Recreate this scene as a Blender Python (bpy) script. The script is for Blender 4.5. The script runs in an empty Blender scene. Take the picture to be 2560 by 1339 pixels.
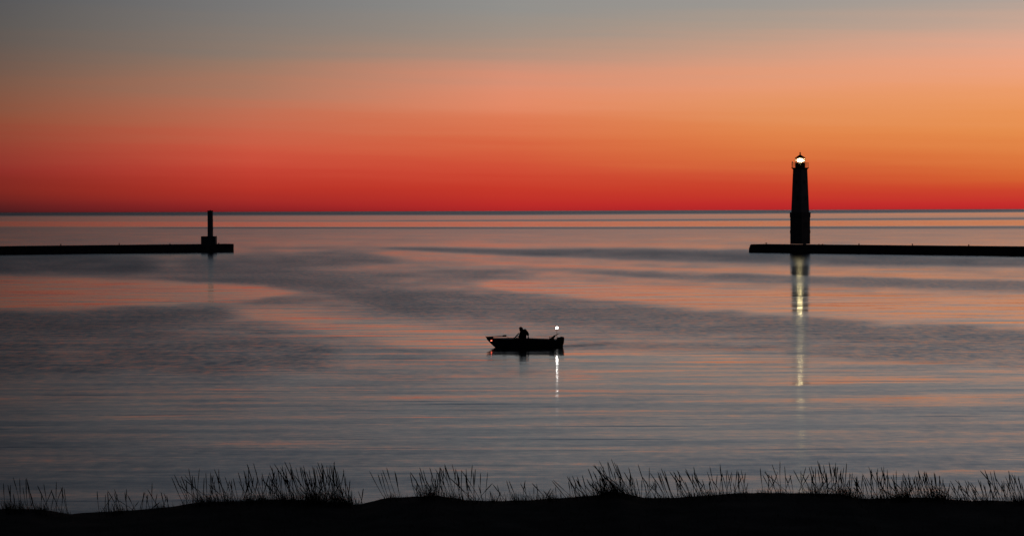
import bpy, bmesh, math, random
import numpy as np
from mathutils import Vector, Matrix

R = math.radians
scene = bpy.context.scene
col = scene.collection
random.seed(7)
np.random.seed(7)

# ------------------------------------------------------------------ camera
EYE = 10.0                       # metres above the lake
FP = 85.0 / 36.0 * 2560.0        # focal length in photo pixels
PITCH = math.atan((669.5 - 526.2) / FP)
ROLL = R(-0.2)
cam_d = bpy.data.cameras.new('camera')
cam_d.lens = 85.0
cam_d.sensor_width = 36.0
cam_d.clip_start = 0.5
cam_d.clip_end = 200000.0
cam = bpy.data.objects.new('camera', cam_d)
col.objects.link(cam)
CM = Matrix.Translation((0, 0, EYE)) @ Matrix.Rotation(R(90) - PITCH, 4, 'X') @ Matrix.Rotation(ROLL, 4, 'Z')
cam.matrix_world = CM
scene.camera = cam
C3 = CM.to_3x3()

# ------------------------------------------------------------------ view
scene.view_settings.view_transform = 'Standard'
scene.view_settings.look = 'None'
scene.view_settings.gamma = 1.0
scene.view_settings.exposure = 0.0
scene.view_settings.use_curve_mapping = False
scene.render.engine = 'CYCLES'
scene.cycles.max_bounces = 6
scene.cycles.transparent_max_bounces = 12
scene.cycles.sample_clamp_indirect = 6.0
scene.cycles.sample_clamp_direct = 0.0
scene.cycles.use_denoising = True
scene.cycles.caustics_reflective = True
scene.cycles.blur_glossy = 0.0


def lin(c):
    out = []
    for v in c:
        v = v / 255.0
        out.append(v / 12.92 if v <= 0.04045 else ((v + 0.055) / 1.055) ** 2.4)
    return out


# ------------------------------------------------------------------ sky: dusk glow, sun just under the horizon to the right
world = bpy.data.worlds.new('World')
scene.world = world
world.use_nodes = True
wn = world.node_tree
wn.nodes.clear()
L = wn.links.new


def wnode(t, **kw):
    n = wn.nodes.new(t)
    for k, v in kw.items():
        setattr(n, k, v)
    return n


def wmath(op, a, b=None, c=None):
    n = wnode('ShaderNodeMath', operation=op)
    for i, v in enumerate((a, b, c)):
        if v is None:
            continue
        if isinstance(v, (int, float)):
            n.inputs[i].default_value = v
        else:
            L(v, n.inputs[i])
    return n.outputs[0]


tc = wnode('ShaderNodeTexCoord')
sep = wnode('ShaderNodeSeparateXYZ')
L(tc.outputs['Generated'], sep.inputs[0])
elev = wmath('MULTIPLY', wmath('ARCSINE', sep.outputs[2]), 180 / math.pi)
az = wmath('MULTIPLY', wmath('ARCTAN2', sep.outputs[0], sep.outputs[1]), 180 / math.pi)
GLOW = 15.0                                             # azimuth of the afterglow, degrees right of the lens axis
tt = wmath('ABSOLUTE', wmath('SUBTRACT', az, GLOW))
# wrap to 0..180
tt = wmath('SUBTRACT', 180.0, wmath('ABSOLUTE', wmath('SUBTRACT', tt, 180.0)))
# very faint, nearly level streaks of thin high cloud
mp = wnode('ShaderNodeCombineXYZ')
L(wmath('MULTIPLY', az, 0.09), mp.inputs[0])
L(wmath('ADD', wmath('MULTIPLY', elev, 2.6), wmath('MULTIPLY', az, 0.05)), mp.inputs[1])
nz = wnode('ShaderNodeTexNoise')
nz.inputs['Scale'].default_value = 1.0
nz.inputs['Detail'].default_value = 3.0
nz.inputs['Roughness'].default_value = 0.55
L(mp.outputs[0], nz.inputs['Vector'])
streak = wmath('MULTIPLY', wmath('SUBTRACT', nz.outputs['Fac'], 0.5), 0.65)
elev_s = wmath('ADD', elev, wmath('MULTIPLY', streak, wmath('MINIMUM', wmath('MAXIMUM', elev, 0.0), 1.0)))
pos = wmath('SQRT', wmath('DIVIDE', wmath('MAXIMUM', elev_s, 0.0), 90.0))

PX = FP * math.pi / 180          # photo pixels per degree
SKY = [  # (angle from glow, [(pixels above horizon, sRGB), ...])
    (3.0, [(0, (178, 36, 46)), (14, (196, 42, 50)), (50, (205, 68, 50)), (80, (212, 96, 56)), (130, (221, 122, 64)), (200, (229, 142, 78)),
           (270, (234, 152, 98)), (330, (236, 160, 120)), (380, (234, 166, 138)), (440, (206, 166, 145)), (527, (164, 158, 152))]),
    (9.1, [(0, (172, 34, 46)), (14, (190, 40, 48)), (50, (200, 58, 48)), (90, (208, 86, 54)), (130, (216, 112, 62)), (190, (224, 130, 74)),
           (250, (226, 145, 94)), (320, (230, 153, 117)), (370, (215, 156, 128)), (440, (176, 154, 138)), (527, (150, 149, 146))]),
    (15.0, [(0, (165, 34, 45)), (14, (186, 40, 46)), (60, (198, 54, 48)), (100, (206, 74, 53)), (150, (212, 94, 62)), (210, (219, 116, 78)),
            (270, (227, 138, 104)), (330, (217, 144, 118)), (400, (172, 143, 126)), (460, (150, 142, 134)), (527, (141, 142, 141))]),
    (21.1, [(0, (118, 26, 38)), (14, (150, 34, 44)), (60, (182, 48, 46)), (110, (198, 70, 55)), (160, (202, 88, 66)), (220, (194, 104, 78)),
            (280, (180, 116, 92)), (340, (158, 120, 100)), (420, (130, 120, 112)), (527, (116, 117, 119))]),
    (27.0, [(0, (60, 22, 34)), (14, (88, 27, 37)), (60, (126, 36, 38)), (110, (142, 46, 42)), (170, (146, 64, 50)), (230, (140, 78, 58)),
            (300, (124, 86, 70)), (370, (104, 86, 78)), (450, (90, 86, 84)), (527, (82, 83, 87))]),
    (75.0, [(0, (34, 18, 24)), (100, (52, 28, 32)), (250, (52, 38, 40)), (527, (40, 40, 46))]),
    (140.0, [(0, (12, 13, 18)), (527, (14, 15, 22))]),
]
HIGH = {3.0: [(6.2, (156, 154, 153)), (7.5, (146, 147, 150)), (10, (128, 137, 150)), (15, (106, 118, 135)), (25, (76, 86, 103)), (45, (36, 40, 49)), (90, (18, 20, 26))],
        9.1: [(6.2, (145, 146, 147)), (7.5, (138, 140, 143)), (10, (123, 132, 145)), (15, (102, 114, 131)), (25, (73, 83, 100)), (45, (35, 39, 48)), (90, (18, 20, 26))],
        15.0: [(6.2, (136, 138, 140)), (7.5, (129, 132, 135)), (10, (112, 120, 132)), (15, (94, 105, 121)), (25, (67, 76, 92)), (45, (34, 37, 45)), (90, (18, 20, 26))],
        21.1: [(6.2, (106, 109, 114)), (7.5, (97, 102, 109)), (10, (87, 94, 105)), (15, (74, 83, 97)), (25, (55, 63, 77)), (45, (32, 35, 42)), (90, (18, 20, 26))],
        27.0: [(6.2, (73, 76, 82)), (7.5, (66, 70, 77)), (10, (60, 66, 75)), (15, (54, 60, 71)), (25, (43, 49, 60)), (45, (29, 32, 39)), (90, (18, 20, 26))],
        75.0: [(10, (34, 36, 42)), (30, (24, 26, 32)), (90, (18, 20, 26))],
        140.0: [(10, (14, 16, 22)), (30, (15, 17, 23)), (90, (18, 20, 26))]}


def sky_ramp(t, low):
    low = [(p, (c[0], c[1] + 3, c[2] - 6) if p < 90 and t < 30 else c) for p, c in low]
    pts = [(math.sqrt(p / PX / 90), lin(c)) for p, c in low] + [(math.sqrt(e / 90), lin(c)) for e, c in HIGH[t]]
    xs = np.array([p[0] for p in pts])
    cs = np.array([p[1] for p in pts])
    # smooth resample to 30 stops
    q = np.concatenate([np.linspace(0, xs[len(low) - 1] * 1.15, 22), np.linspace(xs[len(low) - 1] * 1.25, 1, 8)])
    fine = np.linspace(0, 1, 1201)
    res = []
    for k in range(3):
        v = np.interp(fine, xs, cs[:, k])
        w = np.hanning(19); w /= w.sum()
        vp = np.concatenate([np.full(9, v[0]), v, np.full(9, v[-1])])
        v = np.convolve(vp, w, 'valid')
        res.append(np.interp(q, fine, v))
    n = wnode('ShaderNodeValToRGB')
    cr = n.color_ramp
    cr.interpolation = 'LINEAR'
    while len(cr.elements) < len(q):
        cr.elements.new(1.0)
    for i, e in enumerate(cr.elements):
        e.position = float(q[i])
    for i, e in enumerate(cr.elements):
        e.color = (float(res[0][i]), float(res[1][i]), float(res[2][i]), 1)
    L(pos, n.inputs[0])
    return n.outputs[0]


cur = sky_ramp(*SKY[0])
for i in range(1, len(SKY)):
    nxt = sky_ramp(*SKY[i])
    mr = wnode('ShaderNodeMapRange')
    mr.inputs['From Min'].default_value = SKY[i - 1][0]
    mr.inputs['From Max'].default_value = SKY[i][0]
    L(tt, mr.inputs['Value'])
    mx = wnode('ShaderNodeMix', data_type='RGBA')
    L(mr.outputs[0], mx.inputs['Factor'])
    L(cur, mx.inputs[6])
    L(nxt, mx.inputs[7])
    cur = mx.outputs[2]
glow_bg = wnode('ShaderNodeBackground')
glow_bg.inputs['Strength'].default_value = 1.0
L(cur, glow_bg.inputs['Color'])
nish = wnode('ShaderNodeTexSky', sky_type='NISHITA', sun_disc=False)
nish.sun_elevation = R(-4.0)
nish.sun_rotation = R(GLOW)
nish_bg = wnode('ShaderNodeBackground')
nish_bg.inputs['Strength'].default_value = 0.05
L(nish.outputs[0], nish_bg.inputs['Color'])
addw = wnode('ShaderNodeAddShader')
L(glow_bg.outputs[0], addw.inputs[0])
L(nish_bg.outputs[0], addw.inputs[1])
wout = wnode('ShaderNodeOutputWorld')
L(addw.outputs[0], wout.inputs['Surface'])


# ------------------------------------------------------------------ pixel helpers (measure real positions off the photograph)
def ray(px, py):
    return (C3 @ Vector(((px - 1280) / FP, -(py - 669.5) / FP, -1.0)))


def at(px, py, z=0.0):
    d = ray(px, py)
    return Vector((0, 0, EYE)) + d * ((z - EYE) / d.z)


def atD(px, py, D):
    d = ray(px, py)
    return Vector((0, 0, EYE)) + d * (D / d.y)


# ------------------------------------------------------------------ materials
def mat(name, color, rough=0.6, metal=0.0, spec=0.4, noise=0.3, scale=8.0, bump=0.0, color2=None):
    m = bpy.data.materials.new(name)
    m.use_nodes = True
    nt = m.node_tree
    b = nt.nodes['Principled BSDF']
    b.inputs['Roughness'].default_value = rough
    b.inputs['Metallic'].default_value = metal
    b.inputs['Specular IOR Level'].default_value = spec
    t = nt.nodes.new('ShaderNodeTexCoord')
    n = nt.nodes.new('ShaderNodeTexNoise')
    n.inputs['Scale'].default_value = scale
    n.inputs['Detail'].default_value = 5
    nt.links.new(t.outputs['Object'], n.inputs['Vector'])
    r = nt.nodes.new('ShaderNodeValToRGB')
    c2 = color2 or [c * (1 - noise) for c in color]
    r.color_ramp.elements[0].position = 0.35
    r.color_ramp.elements[1].position = 0.7
    r.color_ramp.elements[0].color = (*c2, 1)
    r.color_ramp.elements[1].color = (*color, 1)
    nt.links.new(n.outputs['Fac'], r.inputs[0])
    nt.links.new(r.outputs[0], b.inputs['Base Color'])
    if bump:
        bp = nt.nodes.new('ShaderNodeBump')
        bp.inputs['Strength'].default_value = bump
        bp.inputs['Distance'].default_value = 0.05
        nt.links.new(n.outputs['Fac'], bp.inputs['Height'])
        nt.links.new(bp.outputs[0], b.inputs['Normal'])
    return m


def emis(name, color, strength):
    m = bpy.data.materials.new(name)
    m.use_nodes = True
    nt = m.node_tree
    nt.nodes.clear()
    e = nt.nodes.new('ShaderNodeEmission')
    e.inputs[0].default_value = (*color, 1)
    e.inputs[1].default_value = strength
    o = nt.nodes.new('ShaderNodeOutputMaterial')
    nt.links.new(e.outputs[0], o.inputs[0])
    return m


def glass(name, tint=(0.9, 0.95, 0.95), refl=0.08):
    m = bpy.data.materials.new(name)
    m.use_nodes = True
    nt = m.node_tree
    nt.nodes.clear()
    tr = nt.nodes.new('ShaderNodeBsdfTransparent')
    tr.inputs[0].default_value = (*tint, 1)
    gl = nt.nodes.new('ShaderNodeBsdfGlossy')
    gl.inputs['Roughness'].default_value = 0.05
    mx = nt.nodes.new('ShaderNodeMixShader')
    mx.inputs[0].default_value = refl
    o = nt.nodes.new('ShaderNodeOutputMaterial')
    nt.links.new(tr.outputs[0], mx.inputs[1])
    nt.links.new(gl.outputs[0], mx.inputs[2])
    nt.links.new(mx.outputs[0], o.inputs[0])
    return m


M = {
    'concrete': mat('weathered_concrete', (0.22, 0.21, 0.20), 0.85, noise=0.45, scale=1.5, bump=0.4),
    'pier_side': mat('wet_pier_concrete', (0.12, 0.115, 0.11), 0.7, noise=0.5, scale=1.2, bump=0.5),
    'tower_white': mat('tower_paint', (0.30, 0.29, 0.28), 0.7, noise=0.25, scale=1.0),
    'tower_base': mat('base_steel_paint', (0.16, 0.155, 0.15), 0.6, noise=0.4, scale=1.5, bump=0.2),
    'black_iron': mat('black_iron', (0.02, 0.02, 0.02), 0.5, metal=0.3, noise=0.3),
    'rust_iron': mat('rusty_iron', (0.07, 0.035, 0.02), 0.8, noise=0.5, scale=6),
    'glass': glass('lantern_glass'),
    'shield': glass('windshield_acrylic', (0.62, 0.60, 0.58), 0.10),
    'hull': mat('boat_hull_paint', (0.045, 0.047, 0.055), 0.4, noise=0.2, scale=3),
    'hull_in': mat('boat_inner_grey', (0.10, 0.10, 0.10), 0.7, noise=0.2, scale=5),
    'alu': mat('dull_aluminium', (0.12, 0.12, 0.12), 0.5, metal=0.4, noise=0.2),
    'vinyl': mat('dark_vinyl', (0.05, 0.045, 0.045), 0.6, noise=0.2),
    'cowl': mat('black_cowling', (0.015, 0.015, 0.016), 0.35, noise=0.1),
    'jacket': mat('dark_jacket', (0.02, 0.018, 0.02), 0.9, spec=0.1, noise=0.3, scale=14),
    'skin': mat('skin', (0.28, 0.16, 0.11), 0.6, noise=0.1),
    'trouser': mat('dark_trousers', (0.02, 0.02, 0.025), 0.9, spec=0.1),
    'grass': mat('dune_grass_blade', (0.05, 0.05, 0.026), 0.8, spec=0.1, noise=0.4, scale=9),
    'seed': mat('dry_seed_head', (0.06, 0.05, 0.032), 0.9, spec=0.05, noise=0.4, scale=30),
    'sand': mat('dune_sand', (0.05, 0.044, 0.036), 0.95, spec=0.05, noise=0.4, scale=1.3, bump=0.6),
    'beacon': emis('beacon_lamp', (1.0, 0.76, 0.36), 44.0),
    'stern_lamp': emis('stern_lamp', (1.0, 0.97, 0.92), 45.0),
    'bow_lamp': emis('red_bow_lamp', (1.0, 0.14, 0.08), 5.0),
}


# ------------------------------------------------------------------ object helpers
def tag(o, label=None, cat=None, group=None, kind=None):
    if label: o['label'] = label
    if cat: o['category'] = cat
    if group: o['group'] = group
    if kind: o['kind'] = kind
    return o


def empty(name, loc, rz=0.0):
    o = bpy.data.objects.new(name, None)
    o.empty_display_size = 0.3
    col.objects.link(o)
    o.location = loc
    o.rotation_euler = (0, 0, rz)
    return o


def obj(name, bm, m, parent=None, smooth=False, loc=None):
    me = bpy.data.meshes.new(name)
    bmesh.ops.recalc_face_normals(bm, faces=bm.faces)
    bm.to_mesh(me)
    bm.free()
    if smooth:
        for p in me.polygons:
            p.use_smooth = True
    if m: me.materials.append(m)
    o = bpy.data.objects.new(name, me)
    col.objects.link(o)
    if parent: o.parent = parent
    if loc is not None: o.location = loc
    return o


def box(bm, c, s, rz=0.0, bevel=0.0, top=1.0):
    """box centre c, full size s; top = scale of the upper face"""
    vs = []
    m = Matrix.Rotation(rz, 3, 'Z')
    for dz in (-0.5, 0.5):
        k = top if dz > 0 else 1.0
        for dx, dy in ((-.5, -.5), (.5, -.5), (.5, .5), (-.5, .5)):
            vs.append(bm.verts.new(Vector(c) + m @ Vector((dx * s[0] * k, dy * s[1] * k, dz * s[2]))))
    f = [(3, 2, 1, 0), (4, 5, 6, 7), (0, 1, 5, 4), (1, 2, 6, 5), (2, 3, 7, 6), (3, 0, 4, 7)]
    fs = [bm.faces.new([vs[i] for i in q]) for q in f]
    if bevel:
        es = list({e for q in fs for e in q.edges})
        bmesh.ops.bevel(bm, geom=es, offset=bevel, segments=1, affect='EDGES', profile=0.5)
    return vs


def rings(bm, prof, n, phase=0.0, cx=0, cy=0, cap=True):
    """lathe of (radius, z)"""
    rs = []
    for r, z in prof:
        rs.append([bm.verts.new((cx + r * math.cos(phase + 2 * math.pi * i / n), cy + r * math.sin(phase + 2 * math.pi * i / n), z)) for i in range(n)])
    for a, b in zip(rs, rs[1:]):
        for i in range(n):
            bm.faces.new((a[i], a[(i + 1) % n], b[(i + 1) % n], b[i]))
    if cap:
        bm.faces.new(rs[0][::-1])
        bm.faces.new(rs[-1])


def tube(bm, pts, rad, n=6):
    pts = [Vector(p) for p in pts]
    if not hasattr(rad, '__len__'):
        rad = [rad] * len(pts)
    rs = []
    for i, p in enumerate(pts):
        d = (pts[min(i + 1, len(pts) - 1)] - pts[max(i - 1, 0)]).normalized()
        ref = Vector((0, 1, 0)) if abs(d.y) < 0.9 else Vector((1, 0, 0))
        u = d.cross(ref).normalized()
        v = d.cross(u)
        rs.append([bm.verts.new(p + (u * math.cos(2 * math.pi * k / n) + v * math.sin(2 * math.pi * k / n)) * rad[i]) for k in range(n)])
    for a, b in zip(rs, rs[1:]):
        for k in range(n):
            bm.faces.new((a[k], a[(k + 1) % n], b[(k + 1) % n], b[k]))
    bm.faces.new(rs[0][::-1])
    bm.faces.new(rs[-1])


def ball(bm, c, r, seg=10, scale=(1, 1, 1)):
    bmesh.ops.create_uvsphere(bm, u_segments=seg, v_segments=max(6, seg // 2 + 2), radius=r,
                              matrix=Matrix.Translation(c) @ Matrix.Diagonal((*scale, 1)))


# ------------------------------------------------------------------ water: one sheet, finer where it is seen
def smooth01(x):
    x = np.clip(x, 0, 1)
    return x * x * (3 - 2 * x)


def fbm(x, y, seed, octaves=4):
    rs = np.random.RandomState(seed)
    out = np.zeros_like(x)
    amp = 1.0
    tot = 0
    for o in range(octaves):
        g = rs.rand(64, 64) * 2 - 1
        xi = np.floor(x).astype(int); yi = np.floor(y).astype(int)
        fx = smooth01(x - xi); fy = smooth01(y - yi)
        a = g[xi % 64, yi % 64]; b = g[(xi + 1) % 64, yi % 64]
        c = g[xi % 64, (yi + 1) % 64]; d = g[(xi + 1) % 64, (yi + 1) % 64]
        out += amp * ((a * (1 - fx) + b * fx) * (1 - fy) + (c * (1 - fx) + d * fx) * fy)
        tot += amp
        amp *= 0.55
        x = x * 2.03 + 5.1
        y = y * 2.03 + 3.7
    return out / tot


# wind-ruffled and slick patches of the lake; each is a strip with a centre line and half-widths,
# surveyed from the photograph (bearing, depression) and laid on the lake plane
BANDS = [  # (value, feather, [(px, py, half), ...])  value: + ruffled, - slick
    (1.5, 0.7, [(0, 533.5, 5), (1280, 531.5, 5), (2560, 526, 4)]),
    (-0.30, 0.6, [(0, 548, 7), (1280, 543, 6), (2560, 536, 6)]),
    (0.6, 0.7, [(900, 552, 0.3), (1500, 551, 2.0), (2560, 546.5, 2.5)]),
    (-0.85, 0.5, [(0, 560, 6), (900, 561, 6), (1500, 560, 7), (2560, 557, 7)]),
    (0.75, 0.8, [(300, 569.5, 0.5), (700, 569.5, 1.6), (1500, 569.5, 2.4), (2560, 568, 3.0)]),
    (-0.05, 0.8, [(0, 590, 14), (1280, 590, 16), (2560, 590, 16)]),
    (-0.25, 0.6, [(900, 610, 4), (1500, 613, 6), (1870, 616, 7)]),
    (1.05, 0.6, [(900, 618, 1.0), (1100, 624, 5), (1300, 630, 8), (1600, 636, 13), (1900, 643, 16), (2200, 650, 15), (2560, 655, 12)]),
    (0.95, 0.7, [(-100, 652, 20), (200, 655, 22), (450, 655, 24)]),
    (0.6, 0.8, [(380, 655, 24), (700, 656, 22), (900, 650, 12), (1060, 648, 4)]),
    (0.55, 0.4, [(590, 620, 2.0), (850, 620, 1.5), (900, 621, 0.5)]),
    (0.45, 0.7, [(0, 676, 10), (500, 684, 16), (900, 694, 20), (1200, 690, 16), (1400, 684, 8)]),
    (-0.35, 0.5, [(1150, 655, 4), (1500, 668, 4), (2000, 684, 3.5), (2560, 698, 3)]),
    (0.65, 0.5, [(1400, 678, 2), (1700, 690, 9), (2000, 700, 11), (2560, 716, 13)]),
    (-0.60, 0.35, [(-100, 733, 38), (200, 734, 36), (450, 733, 26), (620, 732, 17), (720, 732, 8), (780, 732, 1)]),
    (0.60, 0.6, [(380, 697, 3), (650, 705, 7), (850, 722, 16), (1000, 745, 32), (1200, 768, 34), (1500, 792, 36), (1800, 808, 34), (2200, 830, 34), (2560, 848, 36)]),
    (0.35, 0.6, [(560, 760, 2), (720, 752, 10), (860, 750, 20), (1000, 765, 30), (1150, 790, 30)]),
    (-0.90, 0.6, [(1150, 705, 8), (1400, 722, 16), (1600, 736, 20), (1900, 757, 28), (2200, 775, 32), (2560, 790, 38)]),
    (0.60, 0.6, [(-100, 800, 22), (200, 798, 26), (450, 790, 22), (650, 780, 8)]),
    (0.55, 0.7, [(-100, 870, 70), (300, 872, 76), (600, 880, 60), (800, 890, 30), (900, 890, 6)]),
    (-0.50, 0.6, [(520, 770, 5), (700, 790, 16), (850, 815, 22), (1050, 840, 26), (1200, 858, 26), (1300, 880, 20), (1500, 890, 12), (1900, 895, 8)]),
    (0.28, 0.6, [(1405, 866, 3), (1500, 862, 6), (1700, 866, 8), (2100, 872, 8), (2560, 884, 8)]),
    (0.40, 0.6, [(1900, 880, 2), (2200, 892, 10), (2560, 905, 16)]),
    (-0.35, 0.9, [(1300, 930, 22), (1700, 940, 40), (2100, 955, 50), (2560, 965, 52)]),
    (1.5, 0.6, [(1290, 867.5, 1.0), (1411, 866.5, 2.4), (1440, 864.5, 2.6), (1500, 860.5, 1.8), (1600, 855, 0.4)]),
    (0.9, 0.6, [(1290, 872, 1.0), (1412, 873.5, 1.6), (1470, 872, 1.6), (1580, 869, 0.5)]),
]


def ruffle(px, py):
    v = np.full_like(px, 0.32)
    # ragged edges
    wob = fbm(px / 170.0, py / 16.0, 3, 4)
    wob2 = fbm(px / 60.0 + 9, py / 5.0, 5, 3)
    for val, fe, pts in BANDS:
        xs = [p[0] for p in pts]
        c = np.interp(px, xs, [p[1] for p in pts])
        h = np.interp(px, xs, [p[2] for p in pts])
        far = np.clip((py - 590) / 120, 0.0, 1)
        d = np.abs(py - c + wob * 7 * far * np.minimum(h / 10, 1)) / np.maximum(h, 0.2)
        w = 1 - smooth01((d - (1 - fe)) / (2 * fe))
        w = w * smooth01((px - xs[0]) / 120 + (1 if xs[0] <= 0 else 0)) * smooth01((xs[-1] - px) / 120 + (1 if xs[-1] >= 2500 else 0))
        v = v + val * w * (0.80 if val > 0 else 0.72)
    near = smooth01((py - 560) / 80)
    wob3 = fbm(px / 210.0 + 3, py / 2.6 + 17, 8, 3)
    calm = 0.35 + 0.65 * smooth01(v / 0.45)           # slicks stay smooth
    v = v + (wob * 0.30 * near + wob2 * 0.22 * near + wob3 * (0.08 + 0.12 * near)) * calm
    v = v + 0.16 * (1 - smooth01((py - 560) / 70)) * smooth01((py - 532) / 8)
    fade = smooth01((py - 900) / 160)        # close in: an even, gently heaving surface
    v = v * (1 - fade) + fade * (0.22 + 0.20 * wob + 0.14 * smooth01((py - 1040) / 120))
    return np.clip(np.where((v > 0.78) & (py > 690), 0.78 + (v - 0.78) * 0.6, v), 0, 1.35)


ps = np.concatenate([[0.9, 1.4, 2.0], np.arange(2.6, 60, 0.8), np.arange(60, 420, 1.7), np.arange(420, 900, 6), [1200, 1600, 2400, 4000]])
dist = EYE * FP / ps
th = np.concatenate([np.arange(-180, -16, 4.0), np.arange(-16, 16.001, 0.085), np.arange(20, 180, 4.0)])
TH, DI = np.meshgrid(np.radians(th), dist)
# distance measured along the view axis inside the seen sector, round elsewhere
XX = DI * np.sin(TH) / np.maximum(np.cos(TH), 0.35)
YY = DI * np.where(np.abs(TH) < R(60), 1.0, np.cos(TH) / 0.5)
nr, nc = XX.shape
pxs = 1280 + FP * XX / np.maximum(YY, 1.0)
pys = 526.3 - (pxs - 1280) * 9 / 2560 + (FP * EYE / DI)
ruf = ruffle(pxs, pys)
ruf = np.where(np.abs(TH) > R(17), 0.4, ruf)
kk = np.array([0.12, 0.24, 0.28, 0.24, 0.12])
rp = np.concatenate([ruf[:2], ruf, ruf[-2:]], 0)
sm = sum(kk[i] * rp[i:i + len(ruf)] for i in range(5))
ruf = np.where(pys > 600, sm, ruf)
verts = np.stack([XX.ravel(), YY.ravel(), np.zeros(XX.size)], 1)
idx = np.arange(nr * nc).reshape(nr, nc)
a = idx[:-1, :]; b = idx[1:, :]
q = np.stack([b, np.roll(b, -1, 1), np.roll(a, -1, 1), a], -1).reshape(-1, 4)
me = bpy.data.meshes.new('lake_water')
me.vertices.add(len(verts)); me.vertices.foreach_set('co', verts.ravel().astype(np.float32))
me.loops.add(q.size); me.loops.foreach_set('vertex_index', q.ravel().astype(np.int32))
me.polygons.add(len(q))
me.polygons.foreach_set('loop_start', (np.arange(len(q)) * 4).astype(np.int32))
me.polygons.foreach_set('loop_total', np.full(len(q), 4, dtype=np.int32))
me.update(calc_edges=True)
at_r = me.attributes.new('ruffle', 'FLOAT', 'POINT')
at_r.data.foreach_set('value', ruf.ravel().astype(np.float32))
wm = bpy.data.materials.new('lake_water')
wm.use_nodes = True
nt = wm.node_tree
bs = nt.nodes['Principled BSDF']


def N(t, **kw):
    n = nt.nodes.new(t)
    for k, v in kw.items():
        setattr(n, k, v)
    return n


def mth(op, a, b=None, c=None):
    n = N('ShaderNodeMath', operation=op)
    for i, v in enumerate((a, b, c)):
        if v is None: continue
        if isinstance(v, (int, float)): n.inputs[i].default_value = v
        else: nt.links.new(v, n.inputs[i])
    return n.outputs[0]


geo = N('ShaderNodeNewGeometry')
att = N('ShaderNodeAttribute', attribute_name='ruffle')
rv = att.outputs['Fac']


def wnoise(kx, ky, detail=2.0, rough=0.5, off=0.0):
    vm = N('ShaderNodeMapping')
    vm.inputs['Scale'].default_value = (kx, ky, 1)
    vm.inputs['Location'].default_value = (off, off * 1.7, off)
    vm.inputs['Rotation'].default_value = (0, 0, R(off * 0.6 - 2))
    nt.links.new(geo.outputs['Position'], vm.inputs['Vector'])
    n = N('ShaderNodeTexNoise')
    n.inputs['Scale'].default_value = 1.0
    n.inputs['Detail'].default_value = detail
    n.inputs['Roughness'].default_value = rough
    nt.links.new(vm.outputs[0], n.inputs['Vector'])
    return mth('SUBTRACT', n.outputs['Fac'], 0.5)


swell = wnoise(1 / 9.0, 1 / 1.45, 2.5, 0.5, 1.0)
heave = wnoise(1 / 20.0, 1 / 3.2, 1.5, 0.45, 7.0)
chop = wnoise(1 / 0.8, 1 / 0.36, 3.0, 0.6, 3.0)
ripple = wnoise(1 / 0.75, 1 / 1.7, 2.0, 0.6, 19.0)
chopx = wnoise(1 / 0.9, 1 / 0.9, 2.0, 0.5, 5.0)
# long thin crests that lean away and mirror the low red sky, sparse
crest_n = wnoise(1 / 8.0, 1 / 1.3, 2.0, 0.4, 11.0)
crest_s = mth('MULTIPLY', mth('MAXIMUM', mth('SUBTRACT', crest_n, 0.12), 0.0), 0.24)
trough_n = wnoise(1 / 14.0, 1 / 1.0, 1.0, 0.4, 15.0)
trough_s = mth('MULTIPLY', mth('MAXIMUM', mth('SUBTRACT', trough_n, 0.14), 0.0), -0.5)
ripple_s = mth('MULTIPLY', ripple, mth('MULTIPLY', mth('MINIMUM', mth('MULTIPLY', rv, rv), 0.6), 0.34))
bias = mth('ADD', ripple_s, mth('ADD', mth('MULTIPLY_ADD', rv, -0.018, -0.008), mth('ADD', crest_s, trough_s)))
ny = mth('ADD', mth('ADD', bias, mth('MULTIPLY', swell, 0.05)),
         mth('ADD', mth('MULTIPLY', heave, 0.075), mth('MULTIPLY', chop, mth('MULTIPLY_ADD', rv, 0.04, 0.052))))
# only the wave faces that lean to the viewer are seen at such a grazing angle
nx = mth('MULTIPLY', chopx, mth('MULTIPLY_ADD', rv, 0.06, 0.035))
cb = N('ShaderNodeCombineXYZ')
nt.links.new(nx, cb.inputs[0])
nt.links.new(ny, cb.inputs[1])
cb.inputs[2].default_value = 1.0
nv = N('ShaderNodeVectorMath', operation='NORMALIZE')
nt.links.new(cb.outputs[0], nv.inputs[0])
nt.links.new(nv.outputs[0], bs.inputs['Normal'])
bs.inputs['Base Color'].default_value = (0.012, 0.018, 0.022, 1)
bs.inputs['IOR'].default_value = 1.34
bs.distribution = 'MULTI_GGX'
nt.links.new(mth('MULTIPLY_ADD', rv, 0.125, 0.075), bs.inputs['Roughness'])
bs.inputs['Anisotropic'].default_value = 0.7
tg = N('ShaderNodeCombineXYZ')
tg.inputs[1].default_value = 1.0
nt.links.new(tg.outputs[0], bs.inputs['Tangent'])
me.materials.append(wm)
water = bpy.data.objects.new('lake_water', me)
col.objects.link(water)
tag(water, kind='structure')

# ------------------------------------------------------------------ dune in the foreground
CREST = [(-400, 1262), (0, 1272), (100, 1272), (170, 1283), (300, 1277), (420, 1265), (480, 1257), (560, 1252), (700, 1247), (800, 1250), (860, 1257), (900, 1260),
         (940, 1250), (970, 1243), (1060, 1238), (1090, 1235), (1120, 1241), (1160, 1249), (1250, 1250), (1330, 1248), (1400, 1244), (1480, 1238),
         (1540, 1229), (1580, 1236), (1610, 1243), (1680, 1243), (1800, 1234), (1900, 1230), (2000, 1230), (2100, 1233), (2150, 1245),
         (2180, 1246), (2310, 1242), (2380, 1246), (2440, 1251), (2560, 1250), (2900, 1244)]
CD = 60.0
cx_ = np.array([atD(p[0], p[1], CD).x for p in CREST])
cz_ = np.array([atD(p[0], p[1], CD).z for p in CREST])


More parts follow.
